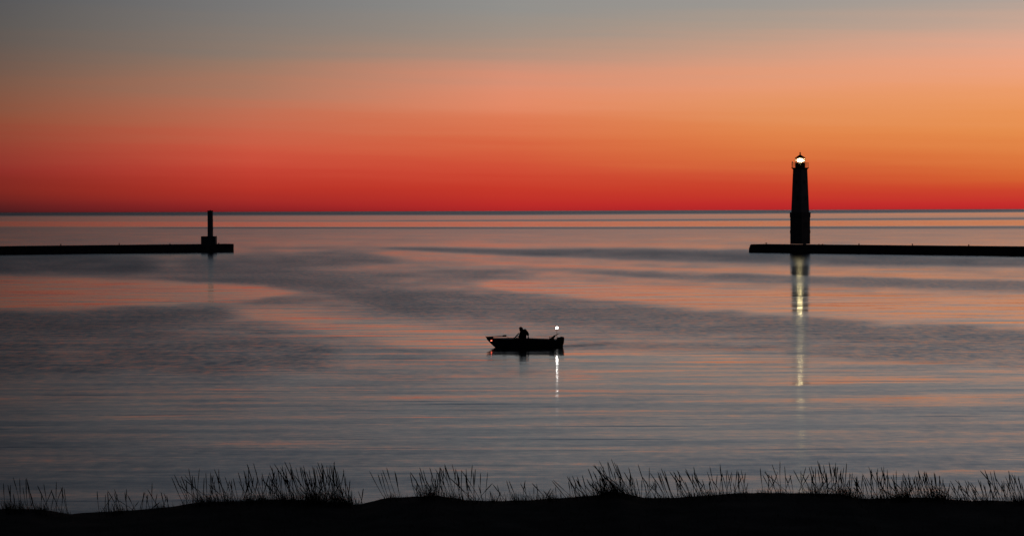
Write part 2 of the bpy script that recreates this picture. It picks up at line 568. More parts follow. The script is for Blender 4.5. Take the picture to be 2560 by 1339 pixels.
def land_z(x, y):
    x = np.asarray(x, float); y = np.asarray(y, float)
    crest = np.interp(x, cx_, cz_)
    s1 = smooth01((y - 46) / 14.0)                      # rise to the crest
    behind = 2.1 + 0.25 * fbm(x / 6 + 40, y / 6 + 40, 11, 3)
    z = behind * (1 - s1) + crest * s1
    fr = np.clip((y - 60) / 18.0, 0, 4)
    z = np.where(y > 60, crest - fr * 3.05 + 0.25 * fr * (1 - np.minimum(fr, 1)), z)
    bluff = 8.3 * (1 - smooth01((y - 2) / 34.0))
    z = np.maximum(z, 0) * 1.0 + np.where(y < 40, bluff * 0.75, 0) if False else np.where(y < 40, np.maximum(z, 2.1 + (8.2 - 2.1) * (1 - smooth01((y - 2) / 34.0))), z)
    z = z + 0.035 * fbm(x / 0.7 + 30, y / 0.7 + 30, 12, 3) * (np.abs(y - 60) < 40)
    return np.maximum(z, -2.0)


gx = np.concatenate([[-3000, -1000, -300, -120, -60], np.arange(-30, 30.01, 0.16), [60, 120, 300, 1000, 3000]])
gy = np.concatenate([[-3000, -800, -200, -60, -20, -5, 2, 8, 14, 20, 26, 32, 38, 42], np.arange(45, 64, 0.25), np.arange(64, 84, 1.0)])
GX, GY = np.meshgrid(gx, gy)
GZ = land_z(GX, GY)
nr, nc = GX.shape
me = bpy.data.meshes.new('sand_dune')
idx = np.arange(nr * nc).reshape(nr, nc)
q = np.stack([idx[:-1, :-1], idx[:-1, 1:], idx[1:, 1:], idx[1:, :-1]], -1).reshape(-1, 4)
v = np.stack([GX.ravel(), GY.ravel(), GZ.ravel()], 1)
me.vertices.add(len(v)); me.vertices.foreach_set('co', v.ravel().astype(np.float32))
me.loops.add(q.size); me.loops.foreach_set('vertex_index', q.ravel().astype(np.int32))
me.polygons.add(len(q))
me.polygons.foreach_set('loop_start', (np.arange(len(q)) * 4).astype(np.int32))
me.polygons.foreach_set('loop_total', np.full(len(q), 4, dtype=np.int32))
me.update(calc_edges=True)
for p in me.polygons: p.use_smooth = True
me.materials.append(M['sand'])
dune = bpy.data.objects.new('sand_dune', me)
col.objects.link(dune)
tag(dune, kind='structure')

# ------------------------------------------------------------------ breakwaters
PIER_Z = 1.92


def pier(name, A, B, width, end_round, label):
    """concrete wall from A (free end) towards B; near face on the line AB"""
    A = Vector((A.x, A.y, 0)); B = Vector((B.x, B.y, 0))
    d = (B - A).normalized()
    n = Vector((-d.y, d.x, 0))
    if n.y < 0: n = -n
    ln = 260.0
    root = empty(name, A, math.atan2(d.y, d.x))
    side = 1 if (Matrix.Rotation(root.rotation_euler.z, 3, 'Z') @ Vector((0, 1, 0))).dot(n) > 0 else -1
    # body with sloped/rounded free end
    bm = bmesh.new()
    if end_round:
        prof = [(0.05, -2.5), (0.0, 0.5), (0.06, 0.95), (0.30, 1.4), (0.75, 1.62)]
    else:
        prof = [(0.0, -2.5), (0.0, 1.62)]
    pts = prof + [(ln, 1.62), (ln, -2.5)]
    f = [bm.verts.new((x, 0, z)) for x, z in pts]
    g = [bm.verts.new((x, side * width, z)) for x, z in pts]
    bm.faces.new(f); bm.faces.new(g[::-1])
    k = len(pts)
    for i in range(k):
        bm.faces.new((f[i], f[(i + 1) % k], g[(i + 1) % k], g[i]))
    obj('wall', bm, M['pier_side'], root)
    # cap cast in bays with open joints
    x = 0.8 if end_round else 0.0
    first = True
    n_bay = 0
    while x < ln and n_bay < 40:
        x2 = min(x + 6.0, ln)
        bm = bmesh.new()
        dz = random.uniform(-0.012, 0.012)
        box(bm, ((x + x2) / 2, side * width / 2, (1.62 + PIER_Z) / 2 + dz / 2), (x2 - x - 0.05, width + 0.16, PIER_Z - 1.62 + dz), bevel=0.04)
        obj('cap_slab', bm, M['concrete'], root)
        x = x2
        n_bay += 1
    if end_round:
        bm = bmesh.new()
        pr = [(0.30, 1.43), (0.42, 1.66), (0.6, 1.82), (0.78, 1.90), (0.78, 1.60)]
        f = [bm.verts.new((x, -0.06 * side, z)) for x, z in pr]
        g = [bm.verts.new((x, side * (width + 0.06), z)) for x, z in pr]
        bm.faces.new(f); bm.faces.new(g[::-1])
        for i in range(5):
            bm.faces.new((f[i], f[(i + 1) % 5], g[(i + 1) % 5], g[i]))
        obj('end_cap', bm, M['concrete'], root)
    tag(root, label, 'breakwater')
    return root, A, d, n, side


A_r = at(1872, 630.5); B_r = at(2560, 638.7)
A_l = at(584.5, 628.6); B_l = at(0, 635.8)
pr_root, A_r, d_r, n_r, s_r = pier('breakwater', A_r, B_r, 5.0, True, 'low dark concrete breakwater running out of frame right under the lit lighthouse')
pl_root, A_l, d_l, n_l, s_l = pier('breakwater', A_l, B_l, 5.0, False, 'low dark concrete breakwater running out of frame left under the thin square-based light tower')


def on_pier(A, d, n, px, off):
    """point on the deck whose bearing is that of photo column px, `off` metres in from the near face"""
    r = ray(px, 620)
    k = r.x / r.y
    P = A + n * off
    # (P.x + t d.x) = k (P.y + t d.y)
    t = (k * P.y - P.x) / (d.x - k * d.y)
    return Vector((P.x + t * d.x, P.y + t * d.y, PIER_Z))


def bollard(P, h, head, label, double=False):
    root = empty('bollard', P)
    offs = (-0.42, 0.42) if double else (0,)
    for o in offs:
        bm = bmesh.new()
        rings(bm, [(0.17, -0.02), (0.17, 0.05), (0.11, 0.08), (0.10, h * 0.75)], 10, cx=o)
        obj('post', bm, M['rust_iron'], root)
        bm = bmesh.new()
        rings(bm, [(0.10, h * 0.72), (head, h * 0.8), (head, h * 0.93), (head * 0.6, h)], 10, cx=o)
        obj('cap', bm, M['rust_iron'], root)
    if double:
        bm = bmesh.new()
        box(bm, (0, 0, 0.01), (1.4, 0.45, 0.08))
        obj('base_plate', bm, M['rust_iron'], root)
    tag(root, label, 'bollard', 'bollards on the breakwaters')


for px, h, hd, lb, dbl in [
    (152, 0.42, 0.20, 'small black bollard nearest the left edge of the photo on the left breakwater', False),
    (298, 0.46, 0.17, 'tallest black bollard on the left breakwater, second from the photo edge', False),
    (425, 0.30, 0.18, 'low black bollard on the left breakwater, last before the thin tower', False),
    (547, 0.30, 0.16, 'low black bollard between thin light tower and the free end of its breakwater', False)]:
    bollard(on_pier(A_l, d_l, n_l, px, 1.0), h, hd, lb, dbl)
for px, h, hd, lb, dbl in [
    (1915.5, 0.36, 0.30, 'black T-shaped bollard left of the lighthouse near the rounded breakwater end', False),
    (2052, 0.20, 0.14, 'low twin-post bollard just right of the lighthouse base', True),
    (2147.5, 0.36, 0.20, 'black bollard second to the right of the lighthouse', False),
    (2281, 0.38, 0.20, 'black bollard third to the right of the lighthouse, midway to the photo edge', False),
    (2422, 0.36, 0.20, 'black bollard farthest right of the lighthouse', False)]:
    bollard(on_pier(A_r, d_r, n_r, px, 1.0), h, hd, lb, dbl)

# ------------------------------------------------------------------ lighthouse
LP = on_pier(A_r, d_r, n_r, 2000.5, 2.45)
LD = LP.y
MPP = LD / FP                                  # metres per photo pixel there


def lz(py):
    return atD(2000.5, py, LD).z - PIER_Z       # height above the deck


lh = empty('lighthouse', LP, math.atan2(d_r.y, d_r.x))
tag(lh, 'tall tapering dark lighthouse with lit lantern on the right breakwater', 'lighthouse')
SQ = math.sqrt(2)


def hd(px_half):                                # half diagonal in px -> side length
    return px_half * MPP * SQ


def frust(name, m, y0, y1, h0, h1, parent=lh, bevel=0.0):
    bm = bmesh.new()
    z0, z1 = lz(y0), lz(y1)
    box(bm, (0, 0, (z0 + z1) / 2), (hd(h0), hd(h0), z1 - z0), top=h1 / h0, bevel=bevel)
    return obj(name, bm, m, parent)


frust('base', M['tower_base'], 608.0 + 1.6, 543.0, 25.0, 24.9)
# skirt down the pier side to the water
bm = bmesh.new(); box(bm, (0, 0, -1.0), (hd(25.4), hd(25.4), 2.02)); obj('footing', bm, M['tower_base'], lh)
frust('base_band', M['tower_base'], 583.0, 575.5, 25.7, 25.7)
frust('base_cornice', M['tower_base'], 543.5, 530.5, 26.0, 26.2)
frust('shaft', M['tower_white'], 530.6, 421.5, 22.5, 17.9)
frust('shaft_cornice', M['black_iron'], 423.6, 420.9, 18.6, 20.6)
frust('gallery_deck', M['black_iron'], 420.95, 418.9, 21.8, 21.8)


def shaft_half(py):
    return 17.9 + (22.5 - 17.9) * (py - 421.5) / (530.6 - 421.5)


# windows: two on each face, the lower one small, one taller on the base
for k in range(4):
    ang = k * math.pi / 2
    rot = Matrix.Rotation(ang, 4, 'Z')
    for py, w, h, off in ((495, 0.42, 0.62, 0.28), (455, 0.40, 0.60, -0.1), (560, 0.5, 0.9, 0.0)):
        half = (hd(shaft_half(py)) if py < 530 else hd(24.95)) / 2
        zc = lz(py)
        bm = bmesh.new()
        # frame: four bars standing 5 cm proud
        for cx, cz, sx, sz in ((-w / 2, 0, 0.08, h + 0.08), (w / 2, 0, 0.08, h + 0.08), (0, h / 2, w - 0.08, 0.08), (0, -h / 2, w - 0.08, 0.08), (0, 0, w - 0.08, 0.04)):
            box(bm, (off + cx, -half - 0.03, zc + cz), (sx, 0.12, sz))
        bm.transform(rot)
        f = obj('window', bm, M['tower_white'], lh)
        bm = bmesh.new()
        box(bm, (off, -half - 0.005, zc), (w - 0.08, 0.05, h - 0.08)); bm.transform(rot)
        obj('pane', bm, M['cowl'], f)
        bm = bmesh.new()
        box(bm, (off, -half - 0.07, zc - h / 2 - 0.09), (w + 0.2, 0.2, 0.1)); bm.transform(rot)
        obj('sill', bm, M['concrete'], f)
bm = bmesh.new()
hb = hd(25.0) / 2
box(bm, (0.0, hb + 0.01, 1.05), (0.95, 0.1, 2.1))
dr = obj('door', bm, M['rust_iron'], lh)
bm = bmesh.new(); box(bm, (0.36, hb + 0.085, 1.0), (0.05, 0.06, 0.16)); obj('handle', bm, M['black_iron'], dr)

# gallery railing: posts and four rails on each side
gh = hd(21.0) / 2
gz0, gz1 = lz(419.0), lz(407.2)
for sx, sy in ((1, 1), (1, -1), (-1, -1), (-1, 1)):
    bm = bmesh.new(); tube(bm, [(sx * gh, sy * gh, gz0), (sx * gh, sy * gh, gz1 + 0.03)], 0.035, 6)
    obj('rail_post', bm, M['black_iron'], lh)
for k in range(4):
    rot = Matrix.Rotation(k * math.pi / 2, 4, 'Z')
    bm = bmesh.new(); tube(bm, [(0, -gh, gz0), (0, -gh, gz1)], 0.03, 6); bm.transform(rot)
    obj('rail_post', bm, M['black_iron'], lh)
    for j in range(4):
        z = gz0 + (gz1 - gz0) * (j + 1) / 4.0
        bm = bmesh.new(); tube(bm, [(-gh, -gh, z), (gh, -gh, z)], 0.042, 6); bm.transform(rot)
        obj('rail', bm, M['black_iron'], lh)
# vent pipe at the left corner of the gallery
vx = Matrix.Rotation(-lh.rotation_euler.z, 3, 'Z') @ Vector((-19.3 * MPP, 0, 0))
bm = bmesh.new(); rings(bm, [(0.05, gz0), (0.05, gz1), (0.12, gz1 + 0.02), (0.14, gz1 + 0.2), (0.06, gz1 + 0.36), (0.02, gz1 + 0.42)], 8, cx=vx.x, cy=vx.y)
obj('vent_pipe', bm, M['black_iron'], lh)
bm = bmesh.new(); tube(bm, [(vx.x, vx.y, lz(411.3)), (vx.x * 1.13, vx.y * 1.13, lz(411.3))], 0.035, 6); obj('bracket', bm, M['black_iron'], lh)

# lantern room: octagon
r8 = 11.9 * MPP / math.cos(math.pi / 8)
ph = -lh.rotation_euler.z + math.pi / 8
bm = bmesh.new(); rings(bm, [(r8, lz(418.95)), (r8, lz(406.9))], 8, ph); obj('lantern_wall', bm, M['black_iron'], lh)
zg0, zg1 = lz(406.9), lz(395.2)
for i in range(8):
    a0, a1 = ph + i * math.pi / 4, ph + (i + 1) * math.pi / 4
    p0 = Vector((r8 * math.cos(a0), r8 * math.sin(a0), 0)); p1 = Vector((r8 * math.cos(a1), r8 * math.sin(a1), 0))
    bm = bmesh.new()
    q0 = p0 * 0.96; q1 = p1 * 0.96
    vs = [bm.verts.new((p.x, p.y, z)) for p, z in ((q0, zg0), (q1, zg0), (q1, zg1), (q0, zg1))]
    bm.faces.new(vs)
    obj('lantern_pane', bm, M['glass'], lh)
    bm = bmesh.new(); tube(bm, [(p0.x * .985, p0.y * .985, zg0), (p0.x * .985, p0.y * .985, zg1)], 0.035, 6)
    obj('lantern_post', bm, M['black_iron'], lh)
bm = bmesh.new()
re = 12.6 * MPP / math.cos(math.pi / 8)
rings(bm, [(re, lz(395.4)), (re, lz(394.6)), (re * 0.55, lz(390.6)), (1.8 * MPP, lz(387.0)), (1.5 * MPP, lz(386.2))], 8, ph)
obj('roof', bm, M['black_iron'], lh)
bm = bmesh.new()
rings(bm, [(1.4 * MPP, lz(386.4)), (1.4 * MPP, lz(384.2)), (1.9 * MPP, lz(383.4)), (1.6 * MPP, lz(381.9)), (0.6 * MPP, lz(381.0)), (0.02, lz(380.7))], 10)
obj('ventilator', bm, M['black_iron'], lh)
bm = bmesh.new(); tube(bm, [(0, 0, lz(381.2)), (0, 0, lz(376.0))], [0.03, 0.012], 5); obj('lightning_rod', bm, M['black_iron'], lh)
bm = bmesh.new(); rings(bm, [(0.45, zg0 + 0.01), (0.34, zg0 + 0.16), (0.34, zg0 + 0.22)], 12); obj('lens_pedestal', bm, M['black_iron'], lh)
zc = (zg0 + zg1) / 2
bm = bmesh.new()
rings(bm, [(0.28, zc - 0.36), (0.52, zc - 0.24), (0.66, zc - 0.02), (0.66, zc + 0.06), (0.52, zc + 0.28), (0.28, zc + 0.38)], 20)
obj('lamp', bm, M['beacon'], lh, smooth=True)

# ------------------------------------------------------------------ thin light tower on the left breakwater
SP = on_pier(A_l, d_l, n_l, 522.5, 2.4)
SD = SP.y
SM = SD / FP


def sz(py):
    return atD(525, py, SD).z - PIER_Z


st = empty('light_tower', SP, 0.0)
tag(st, 'thin unlit round light tower rising from a square block on the left breakwater', 'light tower')
bm = bmesh.new(); box(bm, (0, 0, sz(590.3) / 2), (36 * SM, 3.2, sz(590.3)), bevel=0.03); obj('block', bm, M['concrete'], st)
bm = bmesh.new(); box(bm, (-0.02, 0.1, -1.0), (36.4 * SM, 3.4, 2.0)); obj('footing', bm, M['pier_side'], st)
cxs = 3.6 * SM
bm = bmesh.new(); rings(bm, [(7.1 * SM, sz(590.6)), (6.8 * SM, sz(527.2))], 20, cx=cxs); obj('column', bm, M['tower_white'], st, smooth=False)
bm = bmesh.new(); rings(bm, [(7.6 * SM, sz(527.4)), (7.6 * SM, sz(526.2))], 20, cx=cxs); obj('top_plate', bm, M['black_iron'], st)
for py in (550, 572):
    bm = bmesh.new(); rings(bm, [(7.25 * SM, sz(py)), (7.25 * SM, sz(py - 1.1))], 20, cx=cxs); obj('joint_ring', bm, M['tower_white'], st)
# ladder on the right-hand flank, standing clear of the block
lx = 18.6 * SM
bm = bmesh.new()
for dy in (-0.22, 0.22):
    tube(bm, [(lx, dy, 0.0), (lx, dy, sz(589.5))], 0.03, 5)
ld = obj('ladder', bm, M['black_iron'], st)
for j in range(6):
    bm = bmesh.new(); tube(bm, [(lx, -0.22, 0.25 + 0.3 * j), (lx, 0.22, 0.25 + 0.3 * j)], 0.02, 5); obj('rung', bm, M['black_iron'], ld)
bm = bmesh.new()
tube(bm, [(cxs, 0, sz(526.4)), (cxs, 0, sz(524.6))], 0.12, 8)
obj('lamp_housing', bm, M['cowl'], st)

# ------------------------------------------------------------------ fishing boat
BW = at(1312, 868.0)
BD = BW.y
BM = BD / FP
boat = empty('fishing_boat', (BW.x, BD, 0))
tag(boat, 'small dark open fishing boat with outboard, red bow light and white stern light', 'boat')


def bx(px): return (px - 1312) * BM
def bz(py): return (868.0 - py) * BM


# hull stations: px, sheer_y, half beam, chine z(py), chine half beam, keel py
ST = [(1217, 844.0, 0.03, 846.5, 0.015, 847.5),
      (1221, 844.2, 0.20, 849.0, 0.06, 851.5),
      (1228, 844.6, 0.42, 854.0, 0.18, 859.0),
      (1240, 845.2, 0.66, 861.0, 0.42, 870.0),
      (1256, 845.5, 0.86, 864.5, 0.66, 874.0),
      (1280, 845.6, 0.98, 866.5, 0.82, 876.0),
      (1325, 846.8, 1.02, 868.0, 0.90, 876.5),
      (1375, 848.4, 1.00, 868.5, 0.90, 876.0),
      (1402, 849.0, 0.96, 868.5, 0.88, 875.5)]


def hull_ring(s, inset=0.0, floor=None):
    px, sh, hb, cz, ch, kz = s
    x = bx(px)
    hb = max(hb - inset, 0.005); ch = max(ch - inset, 0.004)
    zc = bz(cz) + (inset if inset else 0)
    zk = bz(kz) + inset
    if floor is not None:
        zk = max(zk, min(floor, bz(sh) - 0.03)); zc = max(zc, zk + 0.005)
    return [(x, -hb, bz(sh)), (x, -(hb + ch) / 2 - 0.02 * (hb > .3), (bz(sh) + zc) / 2), (x, -ch, zc), (x, 0, zk), (x, ch, zc), (x, (hb + ch) / 2 + 0.02 * (hb > .3), (bz(sh) + zc) / 2), (x, hb, bz(sh))]


bm = bmesh.new()
rs = [[bm.verts.new(p) for p in hull_ring(s)] for s in ST]
ri = [[bm.verts.new(p) for p in hull_ring(s, 0.05, 0.08)] for s in ST]
for a_, b_ in zip(rs, rs[1:]):
    for i in range(6): bm.faces.new((a_[i], a_[i + 1], b_[i + 1], b_[i]))
for a_, b_ in zip(ri, ri[1:]):
    for i in range(6): bm.faces.new((a_[i], b_[i], b_[i + 1], a_[i + 1]))
for k in range(len(rs) - 1):
    bm.faces.new((rs[k][0], rs[k + 1][0], ri[k + 1][0], ri[k][0]))
    bm.faces.new((rs[k][6], ri[k][6], ri[k + 1][6], rs[k + 1][6]))
for k in (0, -1):
    for i in range(6): bm.faces.new((rs[k][i], rs[k][i + 1], ri[k][i + 1], ri[k][i]))
bm.faces.new(rs[0])
bm.faces.new(rs[-1])
bm.faces.new(ri[-1])
obj('hull', bm, M['hull'], boat)
# rub rail both sides
for sgn in (-1, 1):
    bm = bmesh.new(); tube(bm, [(bx(s[0]), sgn * (s[2] + 0.015), bz(s[1]) - 0.02) for s in ST], 0.028, 6)
    obj('rub_rail', bm, M['alu'], boat)
# bow deck
bm = bmesh.new()
dk = [s for s in ST if s[0] <= 1281]
up = [[bm.verts.new((bx(s[0]), k * (s[2] - 0.055 if s[2] > .1 else s[2] * .3), bz(s[1]) - 0.05 + 0.02 * (k == 0))) for k in (-1, 0, 1)] for s in dk]
for a_, b_ in zip(up, up[1:]):
    for i in range(2): bm.faces.new((a_[i], a_[i + 1], b_[i + 1], b_[i]))
geom = bmesh.ops.extrude_face_region(bm, geom=list(bm.faces))
for v_ in geom['geom']:
    if isinstance(v_, bmesh.types.BMVert): v_.co.z -= 0.03
obj('bow_deck', bm, M['hull_in'], boat)
bm = bmesh.new(); box(bm, (bx(1280.5), 0, (bz(847) + 0.08) / 2), (0.03, 1.8, bz(847) - 0.08)); obj('bulkhead', bm, M['hull_in'], boat)
# cuddy / console: port and starboard consoles rising a little over the gunwale
for sgn in (-1, 1):
    bm = bmesh.new(); box(bm, (bx(1289), sgn * 0.55, (bz(844.3) + 0.08) / 2), (0.36, 0.66, bz(844.3) - 0.08), bevel=0.03)
    cs = obj('console', bm, M['hull_in'], boat)
    # raked windshield
    bm = bmesh.new()
    y0, y1 = sgn * 0.24, sgn * 0.88
    vs = [bm.verts.new(p) for p in ((bx(1286.5), y0, bz(844.3)), (bx(1286.5), y1, bz(844.3)), (bx(1297.0), y1 * .96, bz(832.5)), (bx(1297.0), y0, bz(832.5)))]
    bm.faces.new(vs)
    obj('windshield', bm, M['shield'], cs)
    bm = bmesh.new()
    tube(bm, [(bx(1286.5), y0, bz(844.3)), (bx(1297), y0, bz(832.5)), (bx(1297), y1 * .96, bz(832.5)), (bx(1286.5), y1, bz(844.3))], 0.012, 5)
    obj('windshield_frame', bm, M['alu'], cs)
bm = bmesh.new()
ctr = Vector((bx(1297.2), -0.52, bz(841.0)))
circ = []
for k in range(17):
    a_ = 2 * math.pi * k / 16
    circ.append(ctr + Vector((math.sin(a_) * 0.19 * 0.45, math.cos(a_) * 0.19, math.sin(a_) * 0.19 * 0.85)))
tube(bm, circ, 0.014, 5)
tube(bm, [ctr, ctr + Vector((-0.14, 0, 0.06))], 0.02, 5)
for k in (0, 1, 2):
    a_ = 2 * math.pi * k / 3
    tube(bm, [ctr, ctr + Vector((math.sin(a_) * 0.085, math.cos(a_) * 0.19, math.sin(a_) * 0.16))], 0.01, 4)
obj('steering_wheel', bm, M['vinyl'], boat)
# seats
for sy in (-0.52, 0.52):
    bm = bmesh.new(); box(bm, (bx(1310), sy, bz(853.3)), (0.46, 0.46, 0.10), bevel=0.03); seat = obj('seat', bm, M['vinyl'], boat)
    bm = bmesh.new(); tube(bm, [(bx(1310), sy, 0.08), (bx(1310), sy, bz(854.5))], 0.05, 8); obj('seat_post', bm, M['alu'], seat)
    bm = bmesh.new(); box(bm, (0, 0, 0), (0.09, 0.44, 0.32), bevel=0.03); bm.transform(Matrix.Translation((bx(1320.5), sy, bz(848.0))) @ Matrix.Rotation(R(14), 4, 'Y'))
    obj('backrest', bm, M['vinyl'], seat)
bm = bmesh.new(); box(bm, (bx(1350), 0, 0.28), (0.5, 1.4, 0.36), bevel=0.03); obj('live_well', bm, M['hull_in'], boat)
bm = bmesh.new(); box(bm, (bx(1392), 0, (bz(851) + 0.08) / 2), (0.34, 1.7, bz(851) - 0.08), bevel=0.02); obj('splash_well', bm, M['hull_in'], boat)

# main outboard: cowling, midsection, bracket, skeg and propeller
om = obj('outboard_cowling', (lambda b: (rings(b, [(0.14, bz(861.5)), (0.205, bz(860)), (0.235, bz(853)), (0.25, bz(848)), (0.235, bz(844)), (0.17, bz(841.6)), (0.07, bz(840.8))], 16), b)[1])(bmesh.new()), M['cowl'], boat, smooth=True)
for v_ in om.data.vertices:
    # squarer back, rounder front, leaning forward at the top
    v_.co.x = v_.co.x * (1.08 if v_.co.x > 0 else 1.25)
    v_.co.x += bx(1401.8) + (0.02 if v_.co.z > bz(846) else 0)
bm = bmesh.new()
box(bm, (bx(1404.5), 0, bz(868)), (0.20, 0.16, 0.46), bevel=0.04)
box(bm, (bx(1405), 0, bz(880.5)), (0.16, 0.06, 0.42), bevel=0.02)
box(bm, (bx(1406.5), 0, bz(875.5)), (0.36, 0.24, 0.03))
obj('outboard_leg', bm, M['cowl'], boat)
bm = bmesh.new()
tube(bm, [(bx(1402), 0, bz(884)), (bx(1413), 0, bz(884))], [0.05, 0.03], 8)
for k in range(3):
    a_ = 2 * math.pi * k / 3
    box(bm, (bx(1412), math.cos(a_) * 0.1, bz(884) + math.sin(a_) * 0.1), (0.03, 0.10, 0.10))
obj('propeller', bm, M['alu'], boat)
bm = bmesh.new(); box(bm, (bx(1399.5), 0, bz(856)), (0.10, 0.22, 0.40), bevel=0.02); obj('motor_bracket', bm, M['alu'], boat)

# downrigger at the stern quarter
dg = obj('downrigger', (lambda b: (box(b, (bx(1379), -0.78, bz(845.6)), (0.36, 0.2, 0.16), bevel=0.03), b)[1])(bmesh.new()), M['cowl'], boat)
bm = bmesh.new()
bm2 = Matrix.Translation((bx(1383), -0.78, bz(841.0))) @ Matrix.Rotation(R(-38), 4, 'Y')
box(bm, (0, 0, 0), (0.34, 0.12, 0.15), bevel=0.03); bm.transform(bm2); obj('reel', bm, M['cowl'], dg)
bm = bmesh.new(); tube(bm, [(bx(1380), -0.78, bz(843)), (bx(1388), -0.78, bz(836.6)), (bx(1398), -0.78, bz(831.4))], [0.04, 0.032, 0.016], 6); obj('boom', bm, M['alu'], dg)
# stern all-round light on its pole
bm = bmesh.new(); tube(bm, [(bx(1392.6), 0.62, bz(850)), (bx(1392.8), 0.62, bz(822))], 0.013, 6); pole = obj('light_pole', bm, M['alu'], boat)
bm = bmesh.new(); ball(bm, (bx(1392.8), 0.62, bz(820.3)), 0.075, 12, (1, 1, 0.9)); obj('stern_light', bm, M['stern_lamp'], pole)
bm = bmesh.new(); rings(bm, [(0.05, bz(817.4)), (0.05, bz(816.7))], 10, cx=bx(1392.8), cy=0.62); obj('light_cap', bm, M['cowl'], pole)
# red light on the port bow
bm = bmesh.new(); ball(bm, (bx(1228.5), -0.47, bz(849.8)), 0.038, 10, (1.5, .8, .9)); obj('bow_light', bm, M['bow_lamp'], boat)
bm = bmesh.new(); box(bm, (bx(1231.2), -0.43, bz(849.8)), (0.06, 0.12, 0.12), bevel=0.01); obj('light_mount', bm, M['alu'], boat)
# electric trolling motor folded back along the bow deck
bm = bmesh.new(); tube(bm, [(bx(1218), -0.12, bz(841.0)), (bx(1262), -0.12, bz(838.6))], 0.022, 6); tm = obj('trolling_motor_shaft', bm, M['alu'], boat)
bm = bmesh.new(); tube(bm, [(bx(1256), -0.12, bz(839.0)), (bx(1258.5), -0.12, bz(838.8)), (bx(1264), -0.12, bz(838.2)), (bx(1266.5), -0.12, bz(838.1))], [0.03, 0.06, 0.065, 0.025], 8); obj('motor_head', bm, M['cowl'], tm)
bm = bmesh.new()
vs = [(1213.2, 838.6), (1216, 840.2), (1224, 839.8), (1233, 840.6), (1234, 844.2), (1222, 844.6), (1215.5, 843.2)]
f_ = [bm.verts.new((bx(a_), -0.20, bz(b_))) for a_, b_ in vs]; g_ = [bm.verts.new((bx(a_), -0.04, bz(b_))) for a_, b_ in vs]
bm.faces.new(f_); bm.faces.new(g_[::-1])
for i in range(7): bm.faces.new((f_[i], f_[(i + 1) % 7], g_[(i + 1) % 7], g_[i]))
obj('motor_mount', bm, M['cowl'], tm)
bm = bmesh.new(); tube(bm, [(bx(1230), 0.2, bz(844.5)), (bx(1231), 0.2, bz(841.6)), (bx(1268), 0.5, bz(841.4)), (bx(1272), 0.5, bz(845))], 0.013, 5); obj('grab_rail', bm, M['alu'], boat)


def rod(name, pts, label):
    r0 = empty(name, (BW.x + pts[0][0], BD + pts[0][1], pts[0][2]))
    o = Vector(pts[0])
    p = [Vector(q_) - o for q_ in pts]
    bm = bmesh.new(); tube(bm, p, [0.011, 0.007, 0.004], 5); obj('blank', bm, M['cowl'], r0)
    d_ = (p[1] - p[0]).normalized()
    bm = bmesh.new(); tube(bm, [p[0] - d_ * 0.12, p[0] + d_ * 0.12], 0.017, 6); obj('grip', bm, M['vinyl'], r0)
    bm = bmesh.new(); tube(bm, [p[0] + d_ * 0.14 + Vector((0, -0.03, -0.05)), p[0] + d_ * 0.14 + Vector((0, 0.03, -0.05))], 0.035, 8); obj('reel', bm, M['alu'], r0)
    tag(r0, label, 'fishing rod')


rod('fishing_rod', [(bx(1379), -0.74, bz(840.2)), (bx(1360), -0.74, bz(838.6)), (bx(1338), -0.74, bz(837.8))], 'thin dark fishing rod lying nearly level above the gunwale behind the boater')

# ------------------------------------------------------------------ the boater
person = empty('person', (BW.x + bx(1310), BD - 0.52, bz(851.5)))
tag(person, 'person in dark hooded jacket hunched at the helm of the small boat, one arm back', 'person')
PO = Vector((bx(1310), -0.52, bz(851.5)))


def pp(px, py, y): return Vector((bx(px), y, bz(py))) - PO


def skin_obj(name, chains, m, parent, levels=1, root=None):
    """chains: list of lists of (point, radius); points that coincide are joined"""
    vl, rl, el = [], [], []

    def vid(p, r):
        for i, q_ in enumerate(vl):
            if (q_ - p).length < 1e-4: return i
        vl.append(Vector(p)); rl.append(r); return len(vl) - 1
    for ch in chains:
        prev = None
        for p, r in ch:
            i = vid(p, r)
            if prev is not None and i != prev: el.append((prev, i))
            prev = i
    me = bpy.data.meshes.new(name)
    me.from_pydata([tuple(v_) for v_ in vl], el, [])
    o = bpy.data.objects.new(name, me)
    col.objects.link(o)
    sk = o.modifiers.new('skin', 'SKIN')
    sk.use_smooth_shade = True
    for i, sv in enumerate(me.skin_vertices[0].data):
        rr = rl[i]
        sv.radius = rr if hasattr(rr, '__len__') else (rr, rr)
        sv.use_root = (i == 0)
    if levels:
        sb = o.modifiers.new('sub', 'SUBSURF'); sb.levels = levels; sb.render_levels = levels
    dg_ = bpy.context.evaluated_depsgraph_get()
    me2 = bpy.data.meshes.new_from_object(o.evaluated_get(dg_))
    bpy.data.objects.remove(o)
    me2.name = name
    me2.materials.clear()
    me2.materials.append(m)
    o = bpy.data.objects.new(name, me2)
    col.objects.link(o)
    if parent: o.parent = parent
    return o


